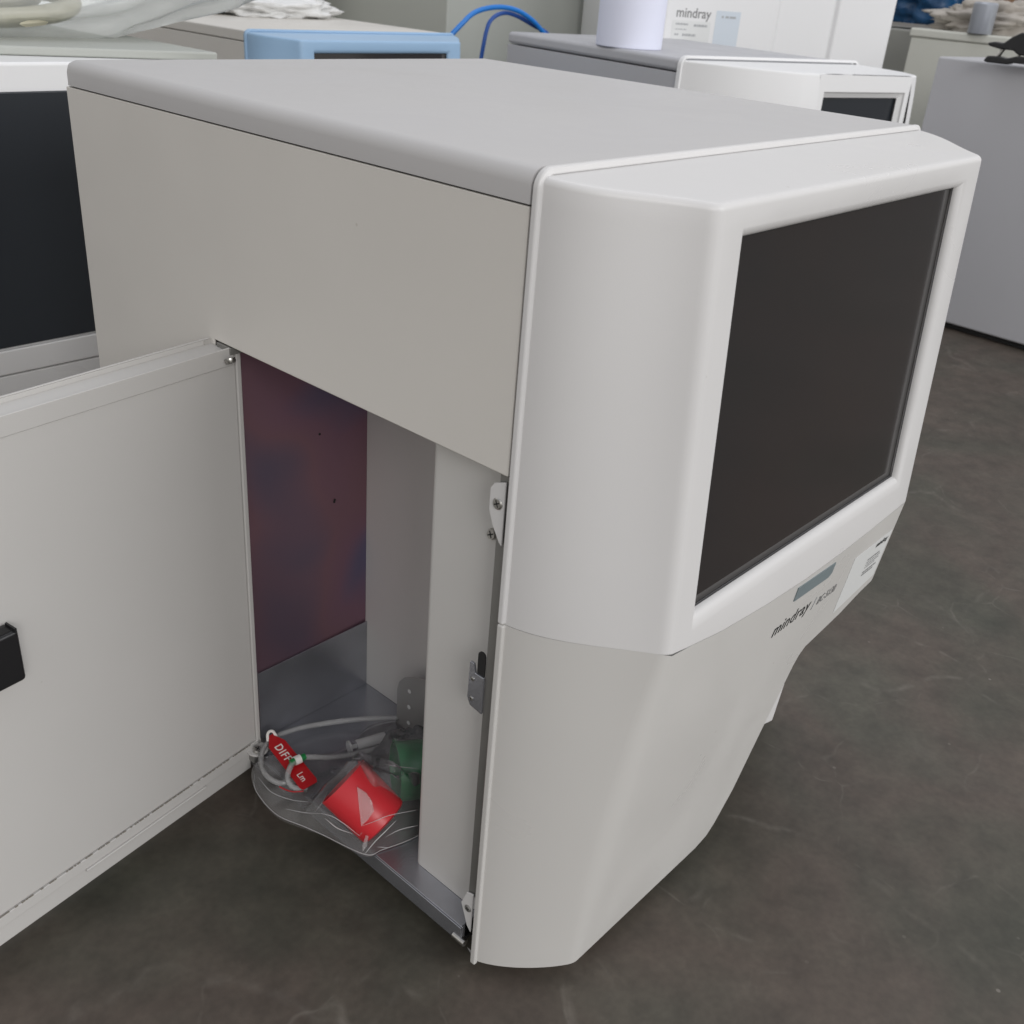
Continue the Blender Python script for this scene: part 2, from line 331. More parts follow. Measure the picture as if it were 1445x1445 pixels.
def cover(parent, m, mb, full=True):
    """front cover: upper shell with bezel opening, lower shell with the cut-away, returns (upper, lower)"""
    XL, XR = .0455, .3500
    SRF = .0035                                     # radius of the top edge
    sl, sr_, sb, st = .0675, .3240, .2720, .4652
    cl, cr_, cb, ct = .0012, .0055, .0085, .0055
    ztop = lambda yy: .4827+(.4875-.4827)*(1-min(1, abs(yy)/.0647))
    frontx = [sl-cl, .10, .15, .20, .25, .29, sr_+cr_]
    bm = bmesh.new()
    def perim(f):
        """row of (x, y, z) at fraction f between the seam and the start of the top edge"""
        def zrow(X, Y): 
            zs = zseam(X)+.0001; return zs+(ztop(Y)-SRF-zs)*f
        zz0 = .26+(.48-.26)*f
        L_ = []
        for X, Y in half_path(yfront(.0455, min(zrow(.0455, -.07), .4827), zseam(.0455)), zz0, .0045, .93): L_.append((X, Y, zrow(X, Y)))
        F_ = []
        for X in frontx:
            zr = [zseam(X)+.0001, sb-cb, .32, .38, .43, st+ct, None]
            F_.append((X, yfront(X, min(zrow(X, -.0647), .4827), zseam(X)), zrow(X, -.0647)))
        R_ = []
        for X, Y in half_path(yfront(.35, min(zrow(.35, -.07), .4827), zseam(.35)), zz0, .0045, .93)[::-1]: R_.append((W-X, Y, zrow(W-X, Y)))
        return L_, F_, R_
    levels = ['seam', sb-cb, .32, .38, .43, st+ct, 'top']
    rows = []
    for k, lv in enumerate(levels):
        row = []
        zf = {0: 0.0, 6: 1.0}.get(k)
        f = zf if zf is not None else (lv-.2475)/(.4827-SRF-.2475)
        L_, F_, R_ = perim(f)
        if zf is None:
            F_ = [(X, yfront(X, lv, zseam(X)), lv) for X, Y, Z in F_]
        row = L_+F_+R_
        rows.append([bm.verts.new(q) for q in row])
    nL = NS+1+NF; nFr = len(frontx)
    for a, b_ in zip(rows, rows[1:]):
        k = rows.index(a)
        for i in range(len(a)-1):
            if 1 <= k <= 4 and nL <= i < nL+nFr-1: continue
            bm.faces.new((a[i], a[i+1], b_[i+1], b_[i]))
    # rounded top edge
    top = rows[-1]; n = len(top); nrm = []
    for i in range(n):
        p0 = top[max(i-1, 0)].co; p1 = top[min(i+1, n-1)].co; d_ = Vector((p1.x-p0.x, p1.y-p0.y)).normalized(); nrm.append(Vector((-d_.y, d_.x)))
    prev = top
    for s_ in range(1, 6):
        a = math.pi/2*s_/5; cur = []
        for v, q in zip(top, nrm):
            r_ = SRF; cur.append(bm.verts.new((v.co.x+q.x*r_*(1-math.cos(a)), min(v.co.y+q.y*r_*(1-math.cos(a)), -.0005), v.co.z+r_*math.sin(a))))
        for i in range(n-1): bm.faces.new((prev[i], prev[i+1], cur[i+1], cur[i]))
        prev = cur
    h_ = len(prev)//2
    for i in range(h_-1):
        j = n-1-i; bm.faces.new((prev[i], prev[i+1], prev[j-1], prev[j])) if i+1 < j-1 else None
    # chamfered opening
    g = rows
    ring = [g[1][nL+i] for i in range(nFr)]+[g[k][nL+nFr-1] for k in range(2, 6)]+[g[5][nL+i] for i in range(nFr-2, -1, -1)]+[g[k][nL] for k in range(4, 1, -1)]
    def mapin(v, dy, k):
        fx = (v.co.x-(sl-cl))/((sr_+cr_)-(sl-cl)); fz = (v.co.z-(sb-cb))/((st+ct)-(sb-cb))
        nx = sl+fx*(sr_-sl); nz = sb+fz*(st-sb)
        return bm.verts.new((v.co.x+(nx-v.co.x)*k, v.co.y+dy, v.co.z+(nz-v.co.z)*k))
    prev = ring
    for dy, k in ((.0004, .25), (.0012, .55), (.0026, .85), (.0046, 1), (.0085, 1.005)):
        cur = [mapin(v, dy, k) for v in ring]
        for i in range(len(ring)): bm.faces.new((prev[i], prev[(i+1) % len(ring)], cur[(i+1) % len(ring)], cur[i]))
        prev = cur
    up = obj('upper_front_cover', bm, mb, parent, angle=38)
    # rim around the cover (upper part)
    def rim(z0, arch):
        b2 = bmesh.new(); path = []
        xo, xi, top, r = -.0014, .0020, .4905, .009
        if arch is True:
            outer = [(xo, z0)]+[(xo+r-r*math.cos(a), top-r+r*math.sin(a)) for a in [math.pi/2*i/8 for i in range(9)]]
            outer += [(W-x_, z_) for x_, z_ in outer[::-1]]
            inner = [(xi, z0)]+[(xi+(r-.003)-(r-.003)*math.cos(a), top-.0034-(r-.003)+(r-.003)*math.sin(a)) for a in [math.pi/2*i/8 for i in range(9)]]
            inner += [(W-x_, z_) for x_, z_ in inner[::-1]]
            n = len(outer); V4 = []
            for (ox, oz), (ix, iz) in zip(outer, inner):
                V4.append([b2.verts.new((ox, -.0006, oz)), b2.verts.new((ox, -.0042, oz)), b2.verts.new((ix, -.0052, iz)), b2.verts.new((ix, -.0006, iz))])
            for p_, q_ in zip(V4, V4[1:]):
                for k in range(4): b2.faces.new((p_[k], p_[(k+1) % 4], q_[(k+1) % 4], q_[k]))
            b2.faces.new(V4[0]); b2.faces.new(V4[-1][::-1])
        else:
            for x_, z1 in (((xo, z0),) if arch is False else ((W-xi, zseam(W)-.001),)):
                box(b2, x_, x_+xi-xo, -.0048, -.0006, -.002 if x_ < .1 else .181, z1)
        return b2
    obj('cover_rim', rim(zseam(0)+.0003, True), mb, up, bevel=.0011, seg=3)
    # ---- lower
    bm = bmesh.new(); rows = 14
    def zb(X):
        pts = [(0, 0), (.187, 0), (.200, .0035), (.207, .012), (.2187, .040), (.2307, .097), (.2426, .148), (.246, .156), (.252, .161), (.30, .1675), (.35, .180), (W, .184)]
        for (a, b_), (c_, d) in zip(pts, pts[1:]):
            if X <= c_+1e-9: return b_+(d-b_)*(X-a)/(c_-a)
        return .184
    fx_ = (.0663, .10, .15, .187, .200, .207, .2187, .2307, .2426, .246, .250, .252, .29, .30, .3295)
    nH = NS+1+NF; VV = []
    def lowcol(idx, side):
        # iterate: bottom height depends on x of the column at the bottom
        col = []
        X0 = half_path(-.06, .1, .012, .86)[idx][0]; X0 = X0 if side == 0 else W-X0
        z0 = zb(X0); z1 = zseam(X0)-.0001
        for j in range(rows+1):
            f = j/rows; zz = z0+(z1-z0)*f
            dd = .0045+.010*math.sin(math.pi*min(1, f))**.6 if f < 1 else .0045
            if f < .05: dd = .003
            if side: dd = .0045
            X, Y = half_path(yfront(.0455, zz, zseam(.0455 if side == 0 else .35)), zz, dd, .93-(.08*math.sin(math.pi*f) if side == 0 else 0))[idx]
            col.append(bm.verts.new((X if side == 0 else W-X, Y, zz)))
        return col
    for i in range(nH): VV.append(lowcol(i, 0))
    for X0 in fx_:
        z0, z1 = zb(X0), zseam(X0)-.0001
        VV.append([bm.verts.new((X0, yfront(X0, z0+(z1-z0)*j/rows, zseam(X0)), z0+(z1-z0)*j/rows)) for j in range(rows+1)])
    for i in range(nH-1, -1, -1): VV.append(lowcol(i, 1))
    for a, b_ in zip(VV, VV[1:]):
        for j in range(rows): bm.faces.new((a[j], b_[j], b_[j+1], a[j+1]))
    # seam lip turned inwards and bottom lip
    for idx, dz, dy in ((rows, -.0010, .004), (0, .0006, .010)):
        ring = [c_[idx] for c_ in VV]; inn = [bm.verts.new((min(max(v.co.x, .004), W-.004), v.co.y+dy, v.co.z+dz)) for v in ring]
        for i in range(len(ring)-1): bm.faces.new((ring[i], ring[i+1], inn[i+1], inn[i]))
    lo = obj('lower_front_cover', bm, m, parent, angle=38)
    for k_ in (False, None): obj('cover_rim', rim(zseam(0)-.0003, k_), m, lo, bevel=.0011, seg=3)
    # screen glass
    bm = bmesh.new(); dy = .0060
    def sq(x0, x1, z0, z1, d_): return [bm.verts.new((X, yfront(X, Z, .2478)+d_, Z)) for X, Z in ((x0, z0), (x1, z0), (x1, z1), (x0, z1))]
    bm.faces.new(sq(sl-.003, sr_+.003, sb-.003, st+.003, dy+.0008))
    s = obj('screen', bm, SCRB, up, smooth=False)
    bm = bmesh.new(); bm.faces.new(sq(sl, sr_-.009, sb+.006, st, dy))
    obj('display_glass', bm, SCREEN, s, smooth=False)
    bm = bmesh.new(); v = sq(sl-.002, sr_+.002, sb-.002, st+.002, dy-.0006); w_ = sq(sl+.0003, sr_-.0016, sb+.0014, st-.0006, dy-.0006)
    for i in range(4): bm.faces.new((v[i], v[(i+1) % 4], w_[(i+1) % 4], w_[i]))
    obj('screen_gasket', bm, BLK, s, smooth=False)
    return up, lo

def analyser_root(name, loc, rz, label, group=None, scale=None):
    return empty(name, loc, rz, label, 'lab machine', group, scale)
A0 = analyser_root('lab_analyser', (0, 0, 0), 0, 'white bench analyser in the foreground with open side door and large dark screen')
up, lo = cover(A0, PLAS, PLASB)
# lid
bm = B((-.0006, W+.0006, .0006, D+.001, HS+.0009, H))
tops = [e_ for e_ in bm.edges if min(v.co.z for v in e_.verts) > H-1e-5 and not all(v.co.y < .002 for v in e_.verts)]
tops += [e_ for e_ in bm.edges if all(v.co.y > D for v in e_.verts) and abs(e_.verts[0].co.z-e_.verts[1].co.z) > .01]
bmesh.ops.bevel(bm, geom=tops, offset=.0075, offset_type='OFFSET', segments=7, profile=.5, affect='EDGES')
obj('lid', bm, LIDP, A0, angle=40)
obj('lid_gap_liner', B((.003, W-.003, .006, D-.003, HS-.006, HS+.0012)), DARK, A0, smooth=False)
# left side panel, one bent sheet with the compartment opening
h2, d2 = .3445, .252
bm = bmesh.new()
prism(bm, [(.0010, h2), (.0010, HS-.0001), (D, HS-.0001), (D, -.002), (d2, -.002), (d2, h2)], .0018, frame((0.0018, 0, 0), (0, 1, 0), (0, 0, 1)) @ Matrix.Translation((0, 0, -.0018)))
obj('side_panel', bm, PAINT, A0, bevel=.0007, seg=2)
obj('panel_top_flange', B((.002, .010, .005, D-.002, HS-.0015, HS-.0004)), PAINT, A0, smooth=False)
obj('opening_top_flange', B((.0019, .012, .006, d2, h2, h2+.0012)), PAINT, A0, smooth=False)
obj('right_side_panel', B((W-.0018, W, .0042, D, .003, HS-.0002)), PAINT, A0, bevel=.0007)
obj('back_panel', B((.0019, W-.0019, D-.0018, D, -.002, HS-.0002)), PAINT, A0)
obj('base_plate', B((.004, W-.003, .012, D-.004, .0005, .0035)), DARK, A0, smooth=False)
for fx, fy in ((.05, .05), (.34, .05), (.05, .36), (.34, .36)):
    obj('rubber_foot', lathe([(0, -.012), (.012, -.012), (.013, -.002), (.013, .0005), (0, .0005)], 20, Matrix.Translation((fx, fy, 0))), RUB, A0)
# compartment
obj('compartment_tray', B((.0004, .165, .0100, .2445, .0188, .0200), (-.0002, .0012, .0100, .2445, .0055, .0188), (.0012, .004, .0098, .0108, .006, .0188)), GALV, A0, bevel=.0006)
obj('compartment_back_plate', B((.004, .1250, .2440, .2452, .02, .36)), IRID, A0, smooth=False)
k = obj('galvanised_bracket', B((.0125, .1190, .2418, .2430, .0201, .0835), (.0125, .0133, .2430, .2500, .0201, .0835)), GALV, A0, bevel=.0003)
obj('rear_inner_panel', B((.1190, .1202, .070, .2439, .0203, .36)), INP, A0, smooth=False)
obj('compartment_ceiling', B((.004, .165, .012, .2452, .3600, .3612)), POST, A0, smooth=False)
# front box: rounded bent sheet
bm = bmesh.new(); R_ = .006; xx0, yy1 = .0160, .0712
pts = [(xx0, .0100)]+[(xx0+R_-R_*math.cos(a), yy1-R_+R_*math.sin(a)) for a in [math.pi/2*i/8 for i in range(9)]]+[(.1188, yy1), (.1188, .0100)]
prism(bm, pts, .3395, Matrix.Translation((0, 0, .0203)))
obj('front_inner_panel', bm, INP, A0, angle=40)
# post beside the cover rim, latch plates, screws
obj('front_post', B((.0030, .0158, -.0005, .0085, .050, .343)), POST, A0, bevel=.0006)
bm = bmesh.new()
prism(bm, [(.0029, .3405), (.0105, .3375), (.0130, .334), (.0130, .322), (.0100, .3140), (.0090, .3125), (.0050, .3060), (.0029, .3040)], .0012, frame((.0012, 0, 0), (0, 1, 0), (0, 0, 1)))
k = obj('upper_mounting_tab', bm, PLASB, A0, bevel=.0004); screw('screw', (.0018, .0072, .3272), (-1, 0, .1), .0032, k)
bm = bmesh.new()
prism(bm, [(.0029, .0540), (.0085, .0520), (.0125, .0400), (.0110, .0360), (.0065, .0240), (.0029, .0200)], .0012, frame((.0012, 0, 0), (0, 1, 0), (0, 0, 1)))
k = obj('lower_mounting_tab', bm, PLASB, A0, bevel=.0004); screw('screw', (.0018, .0062, .0395), (-1, 0, 0), .0026, k, POST)
obj('hinge_pin', lathe([(0, 0), (.0025, 0), (.0025, .010), (0, .010)], 14, frame((.0005, .0060, .0080), (0, 1, 0), (0, 0, 1)).to_4x4() @ Matrix.Rotation(math.pi/2, 4, 'Y')), SCR, A0)
screw('panel_screw', (.0158, .0205, .2990), (-1, .0, .2), .0033, A0, h=.0035)
bm = bmesh.new(); prism(bm, rrect(.0055, .018, .0027, cx=.0113, cy=.2245), .0008, frame((.0024, 0, 0), (0, 1, 0), (0, 0, 1)))
obj('latch_slot', bm, DARK, A0, smooth=False)
bm = bmesh.new(); prism(bm, [(.0080, .2180), (.0145, .2180), (.0160, .2240), (.0190, .2240), (.0195, .1990), (.0170, .1945), (.0080, .1930)], .0016, frame((.0014, 0, 0), (0, 1, 0), (0, 0, 1)))
k = obj('latch_catch', bm, GALV, A0, bevel=.0004)
for zz in (.2135, .2000): screw('rivet', (.0014, .0160, zz), (-1, 0, 0), .0013, k, h=.0006)
# perforated bracket on the rear inner panel
bm = bmesh.new(); prism(bm, [(.130, .0203), (.1835, .0203), (.1835, .058), (.1815, .066), (.1760, .0730), (.1660, .0790), (.150, .085), (.130, .085)], .0012, frame((.1000, 0, 0), (0, 1, 0), (0, 0, 1)))
k = obj('perforated_tab', bm, mat('satin_grey_metal', (.36, .355, .34), .4, .4), A0, bevel=.0005)
for zz in (.0640, .0487, .0330):
    obj('tab_hole', lathe([(0, 0), (.0018, 0), (.0018, .0003), (0, .0003)], 16, frame((.0998, .1690, zz), (0, 1, 0), (0, 0, -1))), STK, k, smooth=False)
# small dimples, holes
for px_, pz_ in ((.075, .262), (.088, .205), (.0875, .2035), (.108, .283)):
    b2 = bmesh.new(); lathe([(0, 0), (.0009, 0), (.0009, .0003), (0, .0003)], 10, frame((px_, .2438, pz_), (1, 0, 0), (0, 0, 1)), b2)
    obj('plate_hole', b2, DARK, A0, smooth=False)
b2 = lathe([(.0042, 0), (.0042, .0004), (.0030, .0010), (.0015, .0010), (.0015, .0), (0, 0)], 24, Matrix.Translation((.0330, .1775, .0200)))
obj('tray_rivet', b2, GALV, A0)
# lower recess: white aspiration housing behind the cut-away
bm = bmesh.new(); prism(bm, [(.190, .150), (.3120, .170), (.3080, .130), (.2960, .1125), (.2857, .0612), (.2673, .0667), (.190, .080)], .030, frame((0, -.045, 0), (1, 0, 0), (0, 0, 1)) @ Matrix.Translation((0, 0, -.030)))
obj('sampling_housing', bm, PLASB, A0, bevel=.002, seg=3)
# logo, indicator, sticker on the lower cover front
ln = Vector((0, -.99413631, -.10813413))
def on_lower(x_, z_, off=.0004):
    y_ = -.0775-(z_-.2595)*(-.10813413/-.99413631)*-1
    return (x_, -(.0495+(.0775-.0495)*z_/zseam(x_))-off, z_)
FR = lambda x_, z_, off=.00025: frame(on_lower(x_, z_, off), (1, 0, 0), (0, -.115, .993))
text('brand_lettering', 'mindray', FR(.1775, .2055),   .0145, TXT, lo, shear=.18, off=.00003, sx=.98, space=1.06)
text('divider_stroke', '/', FR(.2318, .2030), .0135, TXL, lo, shear=.0)
text('model_lettering', 'BC-5130', FR(.2385, .2040), .0090, TXG, lo, shear=.25, sx=.82, off=.0)
bm = bmesh.new(); prism(bm, [(.1925, .2280), (.2395, .2262), (.2440, .2290), (.2440, .2365), (.1925, .2378)], .0005, FR(0, 0, 0) @ Matrix.Identity(4))
bmesh.ops.delete(bm, geom=list(bm.verts), context='VERTS')
def plate(name, pts, m, off=.0002, th=.0003, parent=None):
    bm = bmesh.new(); a = [bm.verts.new(on_lower(px, pz, off)) for px, pz in pts]; b_ = [bm.verts.new(on_lower(px, pz, off+th)) for px, pz in pts]
    bm.faces.new(b_); n = len(a)
    for i in range(n): bm.faces.new((a[i], a[(i+1) % n], b_[(i+1) % n], b_[i]))
    return obj(name, bm, m, parent or lo, smooth=False)
bm.free()
plate('indicator_window', [(.1928, .2278), (.2400, .2262), (.2438, .2285), (.2440, .2368), (.1925, .2385)], IND, .0001, .0006)
sk = plate('sticker', [(.2830, .1760), (.3430, .1845), (.3430, .2250), (.2830, .2235)], STK, .0001, .0002)
b2 = bmesh.new()
def bar(x0, x1, z0, z1, off=.00045):
    v = [b2.verts.new(on_lower(px, pz, off)) for px, pz in ((x0, z0), (x1, z0), (x1, z1), (x0, z1))]; b2.faces.new(v)
text('sticker_brand', 'mindray', FR(.3190, .2185, .0005), .0062, TXT, sk, shear=.2, sx=.95)
for zz, x1, hh in ((.2100, .3330, .0013), (.2075, .3360, .0008), (.2052, .3350, .0008), (.2030, .3300, .0008), (.1990, .3350, .0014), (.1965, .3320, .0014)):
    xq = .3130
    while xq < x1: 
        wq = random.uniform(.0015, .004); bar(xq, min(xq+wq, x1), zz-hh/2, zz+hh/2); xq += wq+.0007
obj('sticker_print', b2, TXG, sk, smooth=False)

# ---- open side door
e = Vector((-.99, -.1414, 0)).normalized(); nv = Vector((.1414, -.99, 0)).normalized(); O = Vector((-.0065, .2335, 0))
Md = Matrix(((e.x, nv.x, 0, O.x), (e.y, nv.y, 0, O.y), (0, 0, 1, 0), (0, 0, 0, 1)))   # local: x along door, y towards viewer, z up
def dbox(*boxes):
    bm = bmesh.new()
    for b_ in boxes: box(bm, *b_, Md)
    return bm
TH = -.022
door = obj('open_side_door', dbox((-.0085, .245, TH, -.0020, .0285, .3330)), DOORP, A0, bevel=.0008, seg=2)
door['label'] = 'open side door seen from its inner side'
obj('door_outer_skin', dbox((-.004, .245, TH-.0004, TH+.0012, .0065, .3440)), DOORP, door, bevel=.0005)
obj('door_inner_skin', dbox((-.010, .245, -.0020, -.0006, .0300, .3322)), DOORP, door, bevel=.0004)
obj('top_channel', dbox((-.009, .245, -.0012, .0002, .3325, .3440), (-.009, .245, TH+.0012, -.0012, .3400, .3412), (-.009, .245, TH-.0004, TH+.0012, .3440, .3448)), DOORP, door, bevel=.0004)
obj('hinge_edge_bead', dbox((-.0145, -.0105, TH+.004, .0004, .0240, .3400), (-.0104, -.0085, TH+.004, -.0008, .0240, .3400)), DOORP, door, bevel=.0015, seg=3)
obj('bottom_rail', dbox((-.0145, .245, -.0040, .0004, .0206, .0290), (-.0040, .245, -.0060, -.0006, .0065, .0205)), DOORP, door, bevel=.0005)
obj('bottom_catch_strip', dbox((.040, .140, -.0006, .0016, .0188, .0204)), DOORP, door, bevel=.0006)
b2 = bmesh.new(); q = -.004
while q < .235:
    wq = random.uniform(.0008, .0035)
    if random.random() < .85: box(b2, q, q+wq, -.0004, .00045, .0290, .0294, Md)
    q += wq+random.uniform(.0003, .0012)
obj('rail_weld_gap', b2, mat('grime_brown', (.26, .235, .20), .8), door, smooth=False)
M_ = frame((0, 0, 0), (0, 1, 0), (0, 0, 1))
k = obj('hinge_lug', lathe([(0, 0), (.0080, 0), (.0080, .0016), (0, .0016)], 24, Matrix.Translation((.0015, .2310, .0235))), DOORP, door, bevel=.0004)
screw('hinge_screw', (.0000, .2290, .0251), (0, -.25, 1), .0034, door, h=.0028)
screw('hinge_screw', (-.0030, .2310, .3385), (0, -.5, -1), .0034, door, h=.003)
obj('hinge_bracket', B((-.001, .013, .2330, .2480, .3395, .3440)), POST, A0, bevel=.0005)
obj('hinge_bracket', B((-.004, .014, .2280, .2500, .0150, .0215)), POST, A0, bevel=.0005)
# latch handle
bm = bmesh.new(); box(bm, .1610, .215, -.001, .0110, .1935, .2270, Md)
hd = obj('door_latch', bm, BLK, door, bevel=.0024, seg=3)
obj('latch_recess', dbox((.1645, .205, .0035, .0090, .2255, .2274)), DARK, hd, smooth=False)
obj('latch_ridge', dbox((.1622, .1634, .0020, .0112, .2262, .2286)), BLK, hd)

# ------------------------------------------------------------------ things in the compartment
def cap(name, loc, axis, r, L, m, label):
    u = Vector(axis).normalized(); M = frame((0, 0, 0), u.orthogonal(), u.cross(u.orthogonal()))
    bm = lathe([(0, -L/2), (r*.86, -L/2), (r*.95, -L/2+.0012), (r*.97, -L/2+.004), (r, L/2-.0005), (r*.985, L/2), (r*.93, L/2), (r*.90, L/2-.003), (r*.88, -L/2+.003), (0, -L/2+.003)], 48, M)
    for v in bm.verts: pass
    o = obj(name, bm, m, None, angle=35); o.location = loc; tag(o, label, 'bottle cap')
    return o
cap('bottle_cap', (.0080, .1150, .0480), (-.262, .778, .57), .0198, .0405, RED, 'red plastic cap lying in the clear bag on the metal tray')
cap('bottle_cap', (.0660, .1150, .0425), (-.80, .48, .05), .0215, .044, GRN, 'green plastic cap lying in the bag, half behind the white inner panel')
def tubing(pts, label, r=.0021):
    bm = tube(pts, r, 12, 8); o = obj('clear_tube', bm, TUBE); return tag(o, label, 'tube')
tubing([(.110, .172, .0300), (.098, .1850, .0290), (.080, .202, .0275), (.062, .2150, .0265), (.038, .2260, .0275), (.016, .2290, .0290), (.0020, .2240, .0290), (-.0070, .2140, .0270), (-.0110, .2020, .0255), (-.0085, .1905, .0245), (.0005, .1850, .0245), (.010, .1790, .0240)],
       'clear tube arching over the tray behind, with the red tag on it')
tubing([(.110, .150, .0300), (.085, .1600, .0290), (.060, .1690, .0285), (.036, .1790, .0300), (.0150, .1900, .0350), (.0050, .1910, .0350), (-.0040, .1860, .0300), (-.0045, .1780, .0260), (.003, .1720, .0240)],
       'clear tube nearer the front, with a green and white sleeve')
# sleeves round the tubes
def sleeve(p, q, r, m, name, parent=None): 
    return obj(name, tube([p, q], r, 20, 1), m, parent)
sl_ = empty('tube_marker', (.0095, .1913, .0352), 0, 'green and white sleeve clipped round the clear tube', 'cable marker')
Vp, Vd = Vector((0, 0, 0)), Vector((.8, -.12, .02)).normalized()
sleeve(Vp-Vd*.0060, Vp+Vd*.0060, .00255, mat('green_sleeve', (.01, .20, .05), .4), 'green_sleeve', sl_)
sleeve(Vp-Vd*.0026, Vp+Vd*.0022, .0034, WHT, 'white_collar', sl_)
tg = empty('red_tag', (.0105, .2270, .0320), 0, 'red tag printed with white letters hanging from the clear tube', 'tag')
# tag plane: from the collar down towards the front of the tray
a = Vector((.0120, .2290, .0330)); b_ = Vector((.0035, .1650, .0270)); dn = (b_-a).normalized(); sd = Vector((0, 0, 1)).cross(dn).normalized()
sd = (sd+Vector((0, 0, .15))).normalized()
Mt = frame(a-Vector(tg.location), dn, sd)
bm = bmesh.new(); prism(bm, [(0, -.0030), (.004, -.0032), (.0100, -.0066), (.0570, -.0070), (.0600, -.0058), (.0600, .0058), (.0570, .0070), (.0110, .0066), (.004, .0034), (0, .0030)], .0006, Mt)
obj('tag_plate', bm, TAG, tg, bevel=.0002)
text('tag_lettering', 'DIFF', Mt @ Matrix.Translation((.0120, -.0032, .00065)), .0085, WHT, tg, off=.00008, space=1.15)
text('tag_lettering', 'Lm', Mt @ Matrix.Translation((.0450, -.0030, .00065)), .0070, WHT, tg)
obj('white_loop', tube([Mt @ Vector((.003, -.0036, -.001)), Mt @ Vector((.0005, -.0020, .003)), Mt @ Vector((-.0005, .0005, .004)), Mt @ Vector((.0005, .0028, .003)), Mt @ Vector((.003, .0036, -.001))], .0011, 8, 5), WHT, tg)
# frosted connector
cn = obj('tube_connector', tube([(-.012, .004, 0), (.010, -.004, .0005)], .0046, 16, 1), CONN); cn.location = (.0680, .1760, .0285); tag(cn, 'frosted white plastic connector lying on the tray inside the bag', 'connector')
obj('connector_flange', tube([(-.0180, .0062, -.0003), (-.0165, .0057, -.0003)], .0056, 16, 1), CONN, cn)
obj('connector_neck', tube([(-.0170, .0058, -.0003), (-.0115, .0038, 0)], .0018, 12, 1), CONN, cn)

# clear bag: a crumpled film draped over the caps
def drape():
    outline = [(-.010, .222), (-.019, .2050), (-.0225, .175), (-.0165, .150), (-.0120, .135), (-.0045, .0985), (.006, .0930), (.030, .086), (.080, .085), (.112, .100), (.112, .175), (.085, .196), (.050, .190), (.020, .205), (.003, .222)]
    def inside(x_, y_):
        r_ = False; n = len(outline); j = n-1
        for i in range(n):
            xi, yi = outline[i]; xj, yj = outline[j]
            if (yi > y_) != (yj > y_) and x_ < (xj-xi)*(y_-yi)/(yj-yi)+xi: r_ = not r_
            j = i
        return r_
    def edged(x_, y_):
        d = 9
        n = len(outline)
        for i in range(n):
            a = Vector(outline[i]); b_ = Vector(outline[(i+1) % n]); p_ = Vector((x_, y_)); t = max(0, min(1, (p_-a).dot(b_-a)/(b_-a).length_squared)); d = min(d, (a+(b_-a)*t-p_).length)
        return d
    def hump(x_, y_, cx, cy, ax, r, L, zc):
        u = Vector(ax[:2]).normalized(); d = Vector((x_-cx, y_-cy)); al = abs(d.dot(u)); ac = abs(d.x*u.y-d.y*u.x)
        R0 = r+.0008
        hz = zc+math.sqrt(max(0, R0*R0-min(ac, R0)**2)) if ac < R0 and al < L/2+.0005 else 0
        if not hz:
            dd = max(ac-R0, 0)+max(al-L/2, 0); hz = (zc+r*.9)-(dd*1.6) 
        return hz
    bm = bmesh.new(); C0 = Vector((.042, .140)); ring_o = []
    n0 = len(outline)
    for i in range(n0):
        a, b_, c_, d = [Vector(outline[(i+k-1) % n0]) for k in range(4)]
        for s_ in range(12):
            t = s_/12; ring_o.append(.5*((2*b_)+(c_-a)*t+(2*a-5*b_+4*c_-d)*t*t+(3*b_-a-3*c_+d)*t**3))
    K = 34; rings = []
    for k in range(K+1):
        f = 1-k/(K+1); row = []
        for q in ring_o:
            p2_ = C0+(q-C0)*f; x_, y_ = p2_; e_ = (q-p2_).length
            h_ = .0225
            h_ = max(h_, hump(x_, y_, .0080, .1150, (-.262, .778), .0198, .034, .0510), hump(x_, y_, .0660, .1150, (-.80, .48), .0215, .044, .0425))
            p_ = Vector((x_, y_, 0))
            cz = noise.fractal(p_*60, 1.0, 2.0, 4)*.0025+abs(noise.noise(p_*30+Vector((3, 1, 0))))*.0055
            h_ = h_+.0008+max(0, cz+.001)*min(1, e_/.008)
            h_ = min(h_, .0207+e_*2.6)
            if x_ < 0: h_ = h_-.30*(-x_)
            row.append(bm.verts.new((x_, y_, h_)))
        rings.append(row)
    nr = len(ring_o)
    for a, b_ in zip(rings, rings[1:]):
        for i in range(nr): bm.faces.new((a[i], a[(i+1) % nr], b_[(i+1) % nr], b_[i]))
    bm.faces.new(rings[-1])
    # close it below with a flat back film
    ret = bmesh.ops.duplicate(bm, geom=bm.verts[:]+bm.edges[:]+bm.faces[:])
    for g in ret['geom']:
        if isinstance(g, bmesh.types.BMVert):
            g.co.z = .02035 if g.co.x > 0 else .02035-.35*(-g.co.x)-.001
    return bm
bag = obj('clear_plastic_bag', drape(), FILM, angle=180); tag(bag, 'crumpled clear plastic bag around the red and green caps on the tray', 'plastic bag')
obj('red_zip_line', tube([(-.0105, .1870, .0245), (-.0085, .1810, .0240), (-.0060, .1760, .0243), (-.0010, .1710, .0250)], .0005, 6, 6), TAG, bag)
